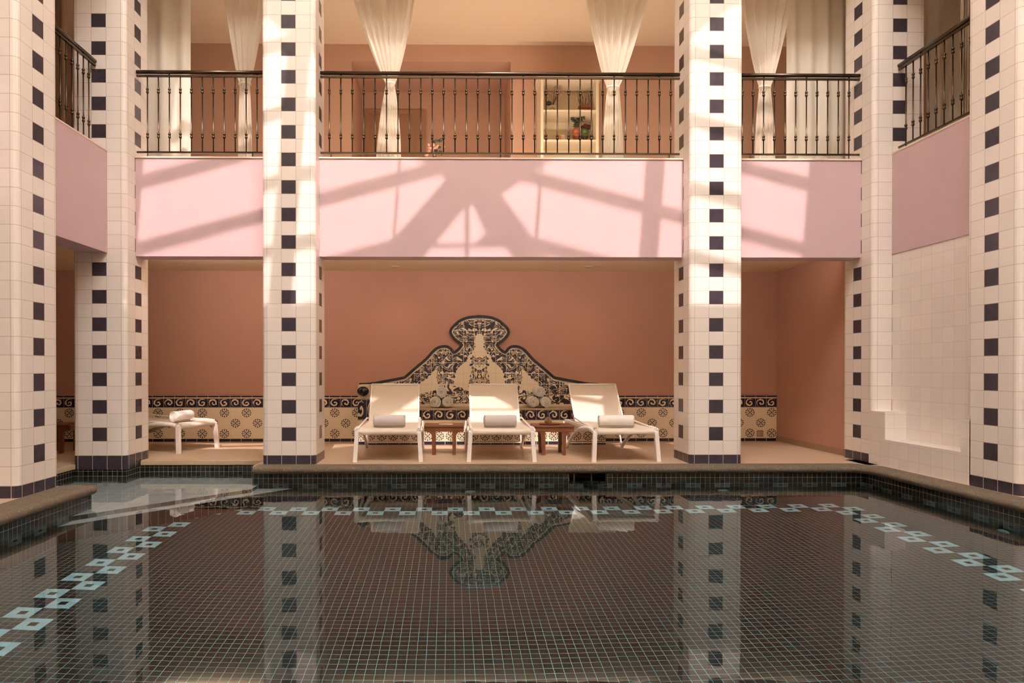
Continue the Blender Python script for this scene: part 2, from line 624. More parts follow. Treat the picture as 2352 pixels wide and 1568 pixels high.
# ------------------------------------------------------------------ main levels of the building
BAND_Y, WALL_Y = 7.90, 10.12
Z_BEAM, Z_CEIL, Z_UP, Z_UPC = 2.332, 2.482, 3.460, 5.78
WATER_Z, POOL_Z, DEEP = -.158, -1.16, -.158
HW = .295                                           # half width of a pillar
PX_L, PX_R = -3.25, 4.52                            # pool sides
POOL_BACK = 7.50

# roof with the glazed openings that let the sun onto the far wall
ROOF_Z = 12.0


def clip(poly, a, b, c):
    """keep the part of poly with a*x + b*y + c >= 0"""
    out = []
    for i in range(len(poly)):
        p, q = poly[i], poly[(i + 1) % len(poly)]
        dp, dq = a * p[0] + b * p[1] + c, a * q[0] + b * q[1] + c
        if dp >= 0: out.append(p)
        if dp * dq < 0:
            t = dp / (dp - dq); out.append((p[0] + t * (q[0] - p[0]), p[1] + t * (q[1] - p[1])))
    return out


def below(poly, x0, y0, k): return clip(poly, -k, 1, k * x0 - y0)       # y >= y0 + k (x - x0), lower on the wall
def above(poly, x0, y0, k): return clip(poly, k, -1, y0 - k * x0)
BOT = 760


def bay(x0, x1, y0=-60, y1=BOT):
    f = lambda x, y: (x - .075 * (y - 475), y)
    return [f(x0, y0), f(x1, y0), f(x1, y1), f(x0, y1)]


cells = []
for side, bays in ((-1, ((322, 645), (697, 907), (913, 1074))), (1, ((1076, 1233), (1241, 1476), (1520, 1852)))):
    for b0, b1 in bays:
        for k in range(-4, 4):
            p = bay(b0, b1)
            if side < 0:
                p = below(p, 601, 481 + 29 + 152 * k, -.27); p = above(p, 601, 481 + 152 * (k + 1), -.27)
                p = below(p, 609.5, 112, .72); p = above(p, 1020.7, 417.6, -1.145)
            else:
                p = below(p, 1706, 522 + 28 + 152 * k, .265); p = above(p, 1706, 522 + 152 * (k + 1), .265)
                p = below(p, 1557, 165, -.69); p = above(p, 1140, 434, 1.36)
            cells.append(p)
for x0, x1 in ((700, 1067), (1078, 1500)):           # inside the lower pair of hips
    for y0, y1 in ((470, 561), (567, 655), (662, BOT)):
        p = [(x0, y0), (x1, y0), (x1, y1), (x0, y1)]
        p = below(p, 1059, 485, -1.22)
        p = below(p, 1102, 490, 1.3) if not (x0 > 1070 and y0 < 500) else above(below(p, 1090, 476, 2.2), 1090, 560, -.8)
        cells.append(p)
for y0, y1 in ((-60, 95), (120, 245), (268, 345)):   # inside the upper pair of hips
    for x0, x1 in ((560, 907), (913, 1233), (1241, 1640)):
        p = bay(x0, x1, y0, y1)
        p = above(p, 609.5, 5, .716); p = above(p, 1650, -8, -.692)
        cells.append(p)


def roof_xy(px, py):
    w = at(px, py, BAND_Y); t = (ROOF_Z - w.z) / SUN_T
    return (w.x - SUN_X * t, BAND_Y - t)


def area(p): return abs(sum(p[i][0] * p[i - 1][1] - p[i - 1][0] * p[i][1] for i in range(len(p)))) / 2


def flat_with_holes(name, outer, holes, z, half, m):
    cu = bpy.data.curves.new(name, 'CURVE'); cu.dimensions = '2D'; cu.fill_mode = 'BOTH'; cu.extrude = half
    for pl in [outer] + holes:
        sp = cu.splines.new('POLY'); sp.points.add(len(pl) - 1); sp.use_cyclic_u = True
        for q, p in zip(sp.points, pl): q.co = (p[0], p[1], 0, 1)
    tmp = bpy.data.objects.new(name, cu); COL.objects.link(tmp)
    bpy.context.view_layer.update()
    me = bpy.data.meshes.new_from_object(tmp.evaluated_get(bpy.context.evaluated_depsgraph_get()))
    bpy.data.objects.remove(tmp); bpy.data.curves.remove(cu)
    me.name = name; me.materials.clear(); me.materials.append(m)
    o = bpy.data.objects.new(name, me); COL.objects.link(o); o.location = (0, 0, z)
    return o


holes = [[roof_xy(*q) for q in p] for p in cells if len(p) > 2 and area(p) > 40]
roof = flat_with_holes('ceiling_skylight', [(-7, -7), (7.4, -7), (7.4, 7.72), (-7, 7.72)], holes, ROOF_Z, .012, ROOFM)
struct(roof, 'ivory roof with glazed bars over the pool', 'roof')


def sbox(name, x0, x1, y0, y1, z0, z1, m, label=None, cat=None, bev=0):
    return struct(MB().box(x0, x1, y0, y1, z0, z1, bev).build(name, m), label, cat)


# far wall, side walls, ceilings, upper floor
sbox('wall_back', -7, 4.9, WALL_Y, WALL_Y + .2, -.1, Z_CEIL, BROWN, 'rose brown wall behind the loungers', 'wall')
sbox('wall_right', 4.79, 4.99, 8.27, WALL_Y, -.1, Z_CEIL, BROWN, 'rose brown side wall right of the deck', 'wall')
sbox('baseboard_right', 4.775, 4.79, 8.25, WALL_Y, 0, .075, SKIRT, 'brown tile skirting along the right deck wall', 'baseboard')
sbox('wall_left', -7.2, -7, -7, WALL_Y + .2, -.1, 7, BROWN, 'rose brown wall at the far left of the deck', 'wall')
sbox('wall_rear', -7, 7.4, -3.7, -3.5, -.31, 12, PALEW, 'pale wall behind the viewer', 'wall')
sbox('wall_outer', 7.4, 7.6, -7, 12, -.1, 7, PALEW, 'pale outer wall behind the right gallery', 'wall')
sbox('ceiling_deck', -7, 5.2, BAND_Y + .25, WALL_Y, Z_CEIL, Z_CEIL + .05, CEIL, 'tan ceiling above the loungers', 'ceiling')
sbox('ceiling_left', -7, -4.08, -7, BAND_Y + .25, Z_CEIL, Z_CEIL + .05, CEIL, 'tan ceiling under the left gallery', 'ceiling')
m = MB()
m.box(-7, 7.4, BAND_Y + .02, WALL_Y + 1.6, Z_UP - .12, Z_UP - .005)
m.box(-7, -3.85, -7, BAND_Y + .02, Z_UP - .12, Z_UP - .005)
m.box(4.94, 7.4, -7, BAND_Y + .02, Z_UP - .12, Z_UP - .005)
struct(m.build('floor_gallery', DECK), 'tan floor of the upper gallery', 'floor')

# pink parapet bands
bands = (('trim_band', (-3.58, -2.07, BAND_Y, BAND_Y + .25), 'pink parapet band between the far left pillars'),
         ('trim_band', (-1.50, 2.67, BAND_Y, BAND_Y + .25), 'long pink parapet band in the middle of the far side'),
         ('trim_band', (3.24, 4.72, BAND_Y, BAND_Y + .25), 'pink parapet band between the far right pillars'),
         ('trim_band', (-4.08, -3.775, -2, 7.69), 'pink parapet band along the left gallery'),
         ('trim_band', (4.92, 5.2, -2, 7.69), 'pink parapet band along the right gallery'))
for n, (x0, x1, y0, y1), lab in bands:
    m = MB().box(x0, x1, y0, y1, Z_BEAM, Z_UP - .016)
    m.mi = 1; m.box(x0 - .004, x1 + .004, y0 - .012, y1, Z_UP - .016, Z_UP)
    struct(m.build(n, [PINK, CAP]), lab, 'parapet')

# pillars
PXS = {'A': (-3.545 - HW, 5.965), 'B': (-3.865, 7.965), 'C': (-1.787, 7.965), 'D': (2.955, 7.965), 'E': (5.005, 7.965), 'F': (5.005, 5.965)}
PLAB = {'A': 'nearest white tiled pillar at the left edge', 'B': 'white tiled pillar standing in the shallow corner left of the small lounger',
        'C': 'white tiled pillar between the small left lounger and the tile mural', 'D': 'sun striped white tiled pillar right of the three loungers',
        'E': 'white tiled pillar at the far right corner of the pool', 'F': 'nearest white tiled pillar at the right edge'}
for k, (x, y) in PXS.items():
    if k in 'AF':
        x = -3.52 - HW if k == 'A' else 4.70 + HW
    m = MB(); bm = m.bm
    m.box(-HW, HW, -HW, HW, 0, 6.6)
    es = [e for e in bm.edges if abs(e.verts[0].co.z - e.verts[1].co.z) > 1]
    bmesh.ops.bevel(bm, geom=es, offset=.05, segments=4, affect='EDGES', profile=.5)
    o = m.build('pillar', PILLAR, None, (x, y, 0))
    if k == 'B':
        for v in o.data.vertices:
            if v.co.z < .1: v.co.z = -.055
    struct(o, PLAB[k], 'pillar')

# lintels above the upper openings (above the picture)
m = MB()
m.box(-7, 7.4, 7.72, 8.05, 5.77, 12.1); m.box(-4.1, -3.6, -3.7, 7.72, 5.5, 12); m.box(4.75, 5.25, -3.7, 7.72, 5.5, 12)
struct(m.build('wall_lintel', PALEW), 'pale lintel over the gallery openings', 'lintel')
sbox('ceiling_gallery', -7, 7.4, 8.05, WALL_Y, Z_UPC, Z_UPC + .05, CEIL, 'tan ceiling of the upper gallery', 'ceiling')
m = MB(); m.box(-7, -4.1, -7, 8.05, Z_UPC, Z_UPC + .05); m.box(5.25, 7.4, -7, 8.05, Z_UPC, Z_UPC + .05)
struct(m.build('ceiling_side', CEIL), 'tan ceiling of the side galleries', 'ceiling')

# upper far wall with the recess
al, ar, at_ = at(808, 140, WALL_Y).x, at(1173, 140, WALL_Y).x, at(1000, 141, WALL_Y).z
RB = 11.25
m = MB()
m.box(-7, al, WALL_Y, WALL_Y + .15, Z_UP, Z_UPC); m.box(ar, 7.4, WALL_Y, WALL_Y + .15, Z_UP, Z_UPC); m.box(al, ar, WALL_Y, WALL_Y + .15, at_, Z_UPC)
m.box(al - .1, al, WALL_Y + .15, RB, Z_UP, at_ + .1); m.box(ar, ar + .1, WALL_Y + .15, RB, Z_UP, at_ + .1)
m.box(al - .1, ar + .1, RB, RB + .1, Z_UP, at_ + .1); m.box(al, ar, WALL_Y + .15, RB, at_, at_ + .1)
struct(m.build('wall_upper', UPWALL), 'clay coloured wall of the upper gallery with a recess', 'wall')
d0, d1 = at(840, 254, RB), at(978, 254, RB)
m = MB()
w = .075
m.box(d0.x, d0.x + w, RB - .05, RB, Z_UP, d0.z - w); m.box(d1.x - w, d1.x, RB - .05, RB, Z_UP, d0.z - w); m.box(d0.x, d1.x, RB - .05, RB, d0.z - w, d0.z)
door = empty('door_1', ((d0.x + d1.x) / 2, RB, Z_UP))
struct(door, 'brown panelled door in the upper recess', 'door')
fr = m.build('door_frame', DWOOD, door); fr.location = -door.location
m = MB()
m.box(d0.x + w, d1.x - w, RB - .03, RB, Z_UP, d0.z - w)
cx = (d0.x + d1.x) / 2
m.box(d0.x + w + .09, cx - .05, RB - .04, RB - .03, Z_UP + .9, d0.z - w - .1, .005); m.box(cx + .05, d1.x - w - .09, RB - .04, RB - .03, Z_UP + .9, d0.z - w - .1, .005)
lf = m.build('door_leaf', DWOOD, door); lf.location = -door.location

# deck floor
m = MB()
m.box(-7, -4.20, -7, WALL_Y, -.3, 0); m.box(-4.20, 4.79, 8.04, WALL_Y, -.3, 0)
m.box(-2.15, 4.79, POOL_BACK + .04, 8.04, -.06, 0); m.box(-4.20, PX_L - .06, -7, 6.27, -.3, 0)
m.box(PX_L - .06, 4.58, -7, -2.0, -.3, 0)
m.box(4.58, 7.4, -7, 8.0, -.3, 0)
struct(m.build('floor', DECK), 'tan stone deck around the pool', 'floor')
m = MB(); m.box(-3.56, -2.09, 7.98, 8.08, -.05, .004, .008); m.box(-4.24, -4.13, 6.3, 7.67, -.05, .004, .008)
struct(m.build('trim_alcove', STONE), 'pale stone edge of the shallow corner', 'edge')

# pool shell
SK0, SK1, SKZ = at(1306, 1090, POOL_BACK).x, at(1393, 1090, POOL_BACK).x, -.175
m = MB()
m.box(-2.09, SK0, POOL_BACK, POOL_BACK + .12, POOL_Z, -.05); m.box(SK1, PX_R + .1, POOL_BACK, POOL_BACK + .12, POOL_Z, -.05)
m.box(SK0, SK1, POOL_BACK, POOL_BACK + .12, POOL_Z, SKZ)
m.box(-2.14, -2.09, POOL_BACK, 8.0, POOL_Z, -.061)
m.box(-4.15, -2.09, 8.0, 8.035, POOL_Z, -.05)
m.box(PX_R, PX_R + .05, -2, POOL_BACK, POOL_Z, -.05)
m.box(PX_L - .05, PX_L, -2, 6.3, POOL_Z, -.05)
m.box(-4.15, PX_L - .05, 6.272, 6.3, POOL_Z, -.01)
m.box(-4.195, -4.15, 6.3, 7.67, POOL_Z, -.05)
m.box(-4.155, -3.575, 7.675, 8.03, POOL_Z, -.057)
m.box(PX_L - .12, PX_R + .12, -2.12, -2, POOL_Z, -.31)
struct(m.build('wall_pool', PWALL), 'dark mosaic wall of the pool', 'pool wall')
struct(MB().box(-4.3, PX_R + .12, -2.1, 8.1, POOL_Z - .1, POOL_Z).build('floor_pool', PFLOOR), 'dark mosaic pool floor with pale blue border', 'pool floor')
# shallow shelf and the diagonal step in front of it
m = MB()
m.slab([(-4.15, 6.3), (PX_L, 6.3), (PX_L, 5.98), (-2.09, 7.28), (-2.09, 8.0), (-4.15, 8.0)], POOL_Z, -.42)
m.bm.normal_update()
for f in m.bm.faces: f.material_index = 0 if abs(f.normal.z) > .5 else 1
struct(m.build('floor_shelf', [SHELFT, PWALL]), 'pale tiled shallow shelf in the pool corner', 'shelf')
m = MB()
m.slab([(PX_L, 5.98), (PX_L, 5.76), (-1.72, 7.50), (-2.09, 7.50), (-2.09, 7.28)], POOL_Z, -.60)
m.bm.normal_update()
for f in m.bm.faces: f.material_index = 0 if abs(f.normal.z) > .5 else 1
struct(m.build('floor_step', [SHELFT, PWALL]), 'pale diagonal step below the shallow shelf', 'step')
wt = MB().slab([(-4.15, 6.3), (PX_L, 6.3), (PX_L, -2), (PX_R, -2), (PX_R, POOL_BACK), (-2.09, POOL_BACK), (-2.09, 8.0), (-4.15, 8.0)], WATER_Z - .0005, WATER_Z)
bm = wt.bm
bmesh.ops.delete(bm, geom=[f for f in bm.faces if f.calc_center_median().z < WATER_Z - .0001], context='FACES')
struct(wt.build('water', WATER), 'still pool water', 'water')

# coping with rounded nose
def nose(r=.042, w=.20, top=.004):
    pts = [(-w, top), (-.0, top)]
    for i in range(9):
        a = PI / 2 - PI * i / 8
        pts.append((r * math.cos(a) * 1.1, top - r + r * math.sin(a)))
    pts.append((-w, top - 2 * r)); return pts


def stone_run(name, path, lab, w=.2):
    m = MB().extrude_profile(nose(.042, w), path)
    for f in m.bm.faces: f.smooth = True
    o = m.build(name, COPING)
    mod = o.modifiers.new('edge', 'EDGE_SPLIT'); mod.split_angle = math.radians(40)
    return struct(o, lab, 'coping')


stone_run('trim_coping', [(-2.12, POOL_BACK - .005), (PX_R - .13, POOL_BACK - .005), (PX_R - .005, POOL_BACK - .14), (PX_R - .005, -2)], 'long brown stone coping along the far and right pool edges', .16)
stone_run('trim_coping', [(PX_L + .005, -2), (PX_L + .005, 6.30)], 'short brown stone coping on the left pool edge', .26)

# right side: tiled wall with the low ledge
sbox('wall_side', 4.93, 5.1, -2, 7.8, 0, Z_BEAM, WTILE, 'white tiled wall between the two right pillars', 'wall')
j0, j1 = 7.43, 6.32
m = MB()
m.box(4.70, 4.93, 6.2, 7.72, 0, .29); m.box(4.70, 4.93, j0, 7.72, .29, .59); m.box(4.70, 4.93, 6.2, j1, .29, .594)
struct(m.build('wall_ledge', WTILE), 'low white tiled ledge at the foot of the right wall', 'ledge')


# ------------------------------------------------------------------ bench and mural
MX = at(1101, 800, WALL_Y).x
BY = 9.65
b0, b1 = at(822, 980, BY).x, at(1391, 980, BY).x
PW = .165
# wainscot
m = MB(); m.box(-7, b0 + .012, WALL_Y - .02, WALL_Y, 0, .664); m.box(b1 - .012, 4.785, WALL_Y - .02, WALL_Y, 0, .664)
struct(m.build('trim_wainscot', WAIN), 'blue and cream patterned tile wainscot', 'wainscot')
bench = empty('tiled_bench', ((b0 + b1) / 2, BY, 0))
tag(bench, 'built-in tiled bench with stone ledge under the mural', 'bench')
off = -bench.location
o = MB().box(b0 + PW, b1 - PW, BY, WALL_Y - .02, 0, .485).build('front_panel', BENCHT, bench); o.location = off
o = MB().box(b0 + PW, b1 - PW, BY - .015, WALL_Y - .02, .485, .505, .006).build('seat_ledge', STONE, bench); o.location = off
for x in (b0, b1 - PW):
    o = MB().box(x, x + PW, BY, WALL_Y - .022, 0, .64).build('end_pier', PIERT, bench); o.location = off
    m = MB().box(x - .012, x + PW, BY - .012, WALL_Y - .022, .64, .665, .004); m.box(x, x + PW, BY + .01, WALL_Y - .02, .665, .835, .004)
    o = m.build('pier_cap', CERAMIC, o); 
    o.location = (0, 0, 0)
c = at(835, 898, BY)
ballo = MB().ball((0, 0, 0), .080, 1.02, .6, .82, 24, 14).build('round_ornament', BLACK, None, (c.x, BY - .052, c.z))
tag(ballo, 'black glossy round ornament on the left end of the bench', 'ornament')

OUT = [(826, 880), (853.6, 878.3), (879.6, 873.7), (905.6, 869.1), (928.6, 864.5), (937.7, 856.9), (953, 843.1), (976, 824), (991.3, 807.1), (1002, 798),
       (1014.3, 793.4), (1028, 793.7), (1037.2, 799.5), (1042.6, 807.1), (1051, 801), (1058.6, 791.8), (1051, 787.2), (1040.3, 778), (1032.6, 765.8),
       (1034.2, 755.1), (1043.3, 744.4), (1057, 733.7), (1075.5, 726.8), (1101, 724.2)]


def wl(px, py):
    w = at(px, py, WALL_Y); return (w.x - MX, w.z)


half = [wl(*p) for p in OUT]


def smooth_line(P, corner):
    """Catmull-Rom through P, sharp at the indices in corner"""
    res = []
    for i in range(len(P) - 1):
        p1, p2 = Vector(P[i]), Vector(P[i + 1])
        p0 = Vector(P[i - 1]) if i > 0 and i not in corner else p1 * 2 - p2
        p3 = Vector(P[i + 2]) if i + 2 < len(P) and i + 1 not in corner else p2 * 2 - p1
        for t in (0, .25, .5, .75):
            res.append(tuple(.5 * ((2 * p1) + (p2 - p0) * t + (2 * p0 - 5 * p1 + 4 * p2 - p3) * t * t + (3 * p1 - p0 - 3 * p2 + p3) * t ** 3)))
    res.append(tuple(P[-1])); return res


sm = smooth_line(half, {4, 13, 15})
outline = sm + [(-x, z) for x, z in reversed(sm[:-1])]
mur = empty('tile_mural', (MX, WALL_Y - .001, .5))
tag(mur, 'blue and cream hand painted tile mural with curved top on the brown wall', 'mural')
poly = outline + [(-outline[0][0], .507), (outline[0][0], .507)]
m = MB().prism(poly, -.03, 0)
pan = m.build('tile_panel', MURAL, mur); pan.location = (0, 0, -.5)


def ribbon(line, o0, o1, y0, y1):
    """band between two offsets inside an open outline"""
    P = [Vector(p) for p in line]; A = []; B = []
    for i, p in enumerate(P):
        t = (P[min(i + 1, len(P) - 1)] - P[max(i - 1, 0)]).normalized()
        n = Vector((t.y, -t.x))
        A.append(p + n * o0); B.append(p + n * o1)
    m = MB()
    for k in range(len(P) - 1):
        q = [A[k], A[k + 1], B[k + 1], B[k]]
        if (q[0] - q[2]).length > .2: continue
        v = [[m.bm.verts.new((p.x, y, p.y)) for p in q] for y in (y0, y1)]
        m.bm.faces.new(v[0]); m.bm.faces.new(v[1][::-1])
        for i in range(4):
            try: m.bm.faces.new((v[0][i], v[0][(i + 1) % 4], v[1][(i + 1) % 4], v[1][i]))
            except ValueError: pass
    return m


o = ribbon(outline, -.004, .036, -.045, -.02).build('rim', RIM, mur); o.location = (0, 0, -.5)
o = ribbon(outline, .046, .053, -.034, -.02).build('glaze_line', LINE, mur); o.location = (0, 0, -.5)


def wavy(pts, amp, seed):
    """leafy edge: subdivide an outline and push points in and out"""
    rnd = random.Random(seed); res = []
    n = len(pts)
    for i in range(n):
        a, b = Vector(pts[i]), Vector(pts[(i + 1) % n]); L = (b - a).length
        k = max(2, int(L / .022)); t = (b - a).normalized() if L else Vector((1, 0)); nn = Vector((t.y, -t.x))
        for j in range(k):
            s = amp * (.9 if j % 2 else -.5) * rnd.uniform(.5, 1.2)
            res.append(tuple(a + (b - a) * (j / k) + nn * s))
    return res


def zone(name, pxs, mat, amp, seed, y, mirror=True):
    for sg in (1, -1):
        m = MB()
        pl = [(min(x, -.0008) * sg, z) for x, z in wavy([wl(*p) for p in pxs], amp, seed)]
        tri = tessellate_polygon([[Vector((x, z, 0)) for x, z in pl]])
        n = len(pl)
        fr = [m.bm.verts.new((x, y, z)) for x, z in pl]; bk = [m.bm.verts.new((x, y + .004, z)) for x, z in pl]
        for t in tri:
            m.bm.faces.new([fr[i] for i in t])
        for i in range(n): m.bm.faces.new((fr[i], fr[(i + 1) % n], bk[(i + 1) % n], bk[i]))
        for f in m.bm.faces:
            f.normal_update()
            if len(f.verts) == 3 and f.normal.y > 0: f.normal_flip()
        me = bpy.data.meshes.new(name); m.bm.to_mesh(me); m.bm.free(); me.materials.append(mat)
        o = bpy.data.objects.new(name, me); COL.objects.link(o); o.parent = mur; o.location = (0, 0, -.5)


# painted scroll borders following the outline, then the leaf sprays in the cream field
inner = [p for p in OUT[2:]]
brd = [(905.6, 869.1 + 10), (928.6, 874), (945, 860), (962, 848), (985, 827), (998, 812), (1010, 802), (1024, 801), (1034, 806), (1043, 815), (1056, 806), (1067, 791),
       (1055, 783), (1044, 773), (1040, 763), (1043, 753), (1052, 744), (1066, 737), (1082, 733), (1101, 731),
       (1101, 766), (1093, 770), (1090, 780), (1092, 796), (1084, 812), (1076, 816), (1072, 830), (1060, 838), (1050, 848), (1044, 862), (1030, 860), (1012, 856), (1000, 848), (990, 860), (980, 872), (968, 876), (962, 888), (940, 886), (905, 884)]
zone('scroll_border', brd, ORN_D, .008, 3, -.0315)
zone('leaf_spray', [(1004, 850), (1042, 850), (1046, 866), (1042, 882), (1006, 882), (1002, 866)], ORN_L, .008, 5, -.0318)
zone('leaf_spray', [(1080, 822), (1088, 815), (1101, 820), (1101, 905), (1082, 905), (1076, 886), (1080, 862), (1084, 846), (1077, 836)], ORN_L, .008, 6, -.0318)
zone('leaf_spray', [(962, 905), (1000, 896), (1010, 886), (1030, 882), (1060, 890), (1078, 900), (1078, 926), (962, 928)], ORN_L, .007, 8, -.0318)
zone('leaf_spray', [(905, 884), (958, 884), (962, 928), (860, 928), (858, 888)], ORN_D, .005, 9, -.0316)

# curled scrolls painted over the dark leaf work, mirrored about the middle
CURLS = [(1084, 744, 7, 1), (1062, 752, 8, -1), (1048, 766, 7, 1), (1078, 762, 7, -1), (1066, 777, 7, 1), (1088, 774, 6, -1), (1074, 794, 7, 1), (1062, 808, 7, -1),
         (1023, 806, 9, 1), (1010, 816, 7, -1), (1033, 820, 7, -1), (998, 828, 8, 1), (1018, 832, 9, -1), (1046, 826, 7, 1), (984, 842, 7, -1), (1004, 846, 6, 1),
         (970, 852, 7, 1), (956, 864, 7, -1), (940, 873, 6, 1), (972, 872, 6, 1), (1034, 846, 7, 1), (1092, 828, 7, 1), (1088, 843, 6, -1), (1094, 858, 6, 1), (1088, 875, 8, -1),
         (1022, 862, 8, 1), (1034, 874, 6, -1), (1014, 878, 6, 1), (984, 910, 9, 1), (1016, 900, 7, -1), (1048, 904, 9, 1), (1068, 914, 7, -1), (944, 902, 9, -1), (914, 896, 8, 1), (888, 906, 8, -1)]
m = MB(); m.bm.from_mesh(pan.data); new = []
for sg in (1, -1):
    for px, py, R_, hand in CURLS:
        cx_, cz_ = wl(px, py); R_ *= .0064
        N_ = 30; ph = px * .7
        prev = None
        for k in range(N_ + 1):
            t = k / N_; a = hand * (ph + 2 * PI * 1.7 * t); q = R_ * (1 - .78 * t)
            wd = .0062 * (1 - .55 * t) * min(1, 6 * t + .15)
            v = [m.bm.verts.new((sg * min(-.001, cx_ + (q + d_) * math.cos(a)), -.0335, cz_ + (q + d_) * math.sin(a))) for d_ in (-wd / 2, wd / 2)]
            if prev: new.append(m.bm.faces.new((prev[0], prev[1], v[1], v[0])))
            prev = v
r_ = bmesh.ops.extrude_face_region(m.bm, geom=new)
bmesh.ops.translate(m.bm, verts=[g for g in r_['geom'] if isinstance(g, bmesh.types.BMVert)], vec=(0, .003, 0))
for f in m.bm.faces:
    if f.calc_center_median().y < -.0301: f.material_index = 1
pan.data.materials.append(LINE)
bmesh.ops.recalc_face_normals(m.bm, faces=m.bm.faces)
m.bm.to_mesh(pan.data); m.bm.free()

# ------------------------------------------------------------------ loungers
def tube_obj(name, pts, r, mat, parent, n=4, sx=1, sy=1, up=None):
    return MB().tube(pts, r, n, True, sx, sy, up).build(name, mat, parent)


def make_lounger():
    t = empty('sun_lounger', (0, 0, 0))
    for s in (-1, 1):
        tube_obj('front_leg', [(s * .372, -.015, 0), (s * .362, 0, .18), (s * .352, .01, .335), (s * .350, .03, .372)], [.023, .023, .023, .016], FRAME, t)
        pts = []
        for i in range(15):
            a = i / 14
            y = .03 + 1.42 * a
            b = max(0, (a - .12) / .88)
            z = (.352 + .012 * math.sin(PI * min(1, a * 4))) * (1 - b ** 2.3)
            pts.append((s * .376, y, max(z, .004)))
        tube_obj('arched_leg', pts, .022, FRAME, t, 8, .8, 1.25)
        tube_obj('brace', [(s * .37, 1.43, .01), (s * .37, 1.50, .14), (s * .37, 1.66, .335)], .015, FRAME, t, 8, .8, 1.2)
        tube_obj('arm_rail', [(s * .350, .10, .375), (s * .350, .60, .395), (s * .342, 1.08, .425), (s * .332, 1.18, .415)], .010, FRAME, t, 8)
        tube_obj('side_rail', [(s * .335, .0, .352), (s * .335, 1.0, .352), (s * .335, 1.68, .35)], .018, FRAME, t, 4)
        tube_obj('back_rail', [(s * .318, 1.16, .375), (s * .318, 1.36, .60), (s * .318, 1.56, .845)], .013, FRAME, t, 8)
    for p, q, r, n in (((-.335, .03, .325), (.335, .03, .325), .020, 4), ((-.335, 1.68, .35), (.335, 1.68, .35), .016, 4),
                       ((-.318, 1.56, .845), (.318, 1.56, .845), .014, 8), ((-.37, 1.42, .07), (.37, 1.42, .07), .010, 8)):
        tube_obj('cross_bar', [p, q], r, FRAME, t, n)
    seat = [(-.012, .318), (-.02, .338), (-.014, .358), (.01, .374), (.06, .381), (.3, .378), (.6, .374), (.9, .374), (1.17, .382)]
    def sheet(prof, w, th):
        m = MB()
        nu = len(prof) - 1
        def f(u, v, d):
            i = min(int(u * nu + 1e-6), nu)
            y, z = prof[i]
            x = (v - .5) * 2 * w
            return (x, y, z - d - .012 * (1 - (2 * v - 1) ** 4) * math.sin(PI * u))
        m.grid(lambda u, v: f(u, v, 0), nu, 10); m.grid(lambda u, v: f(u, v, th), nu, 10)
        return m
    sheet(seat, .325, .004).build('seat_sling', SLING, t)
    back = [(1.17, .384), (1.24, .455), (1.33, .56), (1.42, .665), (1.50, .765), (1.555, .842), (1.575, .858), (1.592, .852), (1.590, .825)]
    sheet(back, .318, .004).build('back_sling', SLING, t)
    return t


def roll(r, L, thick, turns, name, mat, seed=0):
    """towel rolled up: a thick spiral pushed along its axis (local y)"""
    rnd = random.Random(seed)
    m = MB(); n = int(turns * 20); out = []; inn = []
    for i in range(n + 1):
        a = 2 * PI * turns * i / n
        R = r - (r - .012) * i / n
        R += .0016 * math.sin(a * 2.3 + seed)
        out.append((R * math.cos(a - PI / 2), R * math.sin(a - PI / 2)))
        R2 = max(R - thick, .003)
        inn.append((R2 * math.cos(a - PI / 2), R2 * math.sin(a - PI / 2)))
    ys = [-L / 2, -L / 2 + .012, L / 2 - .012, L / 2]
    sc_ = [.0, 1, 1, .0]
    V = []
    for y, k in zip(ys, sc_):
        jit = .006
        ring = []
        for (ox, oz), (ix, iz) in zip(out, inn):
            cx_, cz_ = (ox + ix) / 2, (oz + iz) / 2
            f = .55 + .45 * k
            dy = jit * math.sin(8 * ox / r + seed) * (0 if k else 1)
            ring.append((m.bm.verts.new((cx_ + (ox - cx_) * f, y + dy, cz_ + (oz - cz_) * f)), m.bm.verts.new((cx_ + (ix - cx_) * f, y + dy, cz_ + (iz - cz_) * f))))
        V.append(ring)
    for a, b in zip(V, V[1:]):
        for i in range(n):
            for s in (0, 1):
                m.bm.faces.new((a[i][s], a[i + 1][s], b[i + 1][s], b[i][s])).smooth = True
        for i in (0, n): m.bm.faces.new((a[i][0], a[i][1], b[i][1], b[i][0]))
    for rg in (V[0], V[-1]):
        for i in range(n): m.bm.faces.new((rg[i][0], rg[i + 1][0], rg[i + 1][1], rg[i][1])).smooth = True
    return m.build(name, mat)


LG = 'white sun loungers on the deck'
lng = make_lounger()
spots = [(on_z(891, 1061.2, 0), on_z(853.6 + 54, 884, .858), 'white sun lounger with grey rolled towel, nearest the left end of the mural bench'),
         (on_z(1152.4, 1061.2, 0), None, 'white sun lounger standing between the two wooden side tables'),
         (on_z(1439, 1061.2, 0), None, 'white sun lounger beside the sun striped pillar, right of both side tables'),
         (None, None, 'white sun lounger alone in the left bay, its foot end out past the pillar')]
rz = [math.radians(1.5), 0, math.radians(2.4), math.radians(71.3 + 0)]
LPOS = []
for i, (p, q, lab) in enumerate(spots):
    if i == 3: loc = Vector((-3.27, 8.99, 0))
    else: loc = Vector((p.x, p.y + .03, 0))
    o = lng if i == 0 else dup(lng, loc, rz[i])
    o.location = loc; o.rotation_euler = (0, 0, rz[i])
    tag(o, lab, 'sun lounger', LG)
    LPOS.append((loc, rz[i]))


def on_lounger(i, x, y, z):
    loc, r = LPOS[i]
    return loc + Matrix.Rotation(r, 3, 'Z') @ Vector((x, y, z))


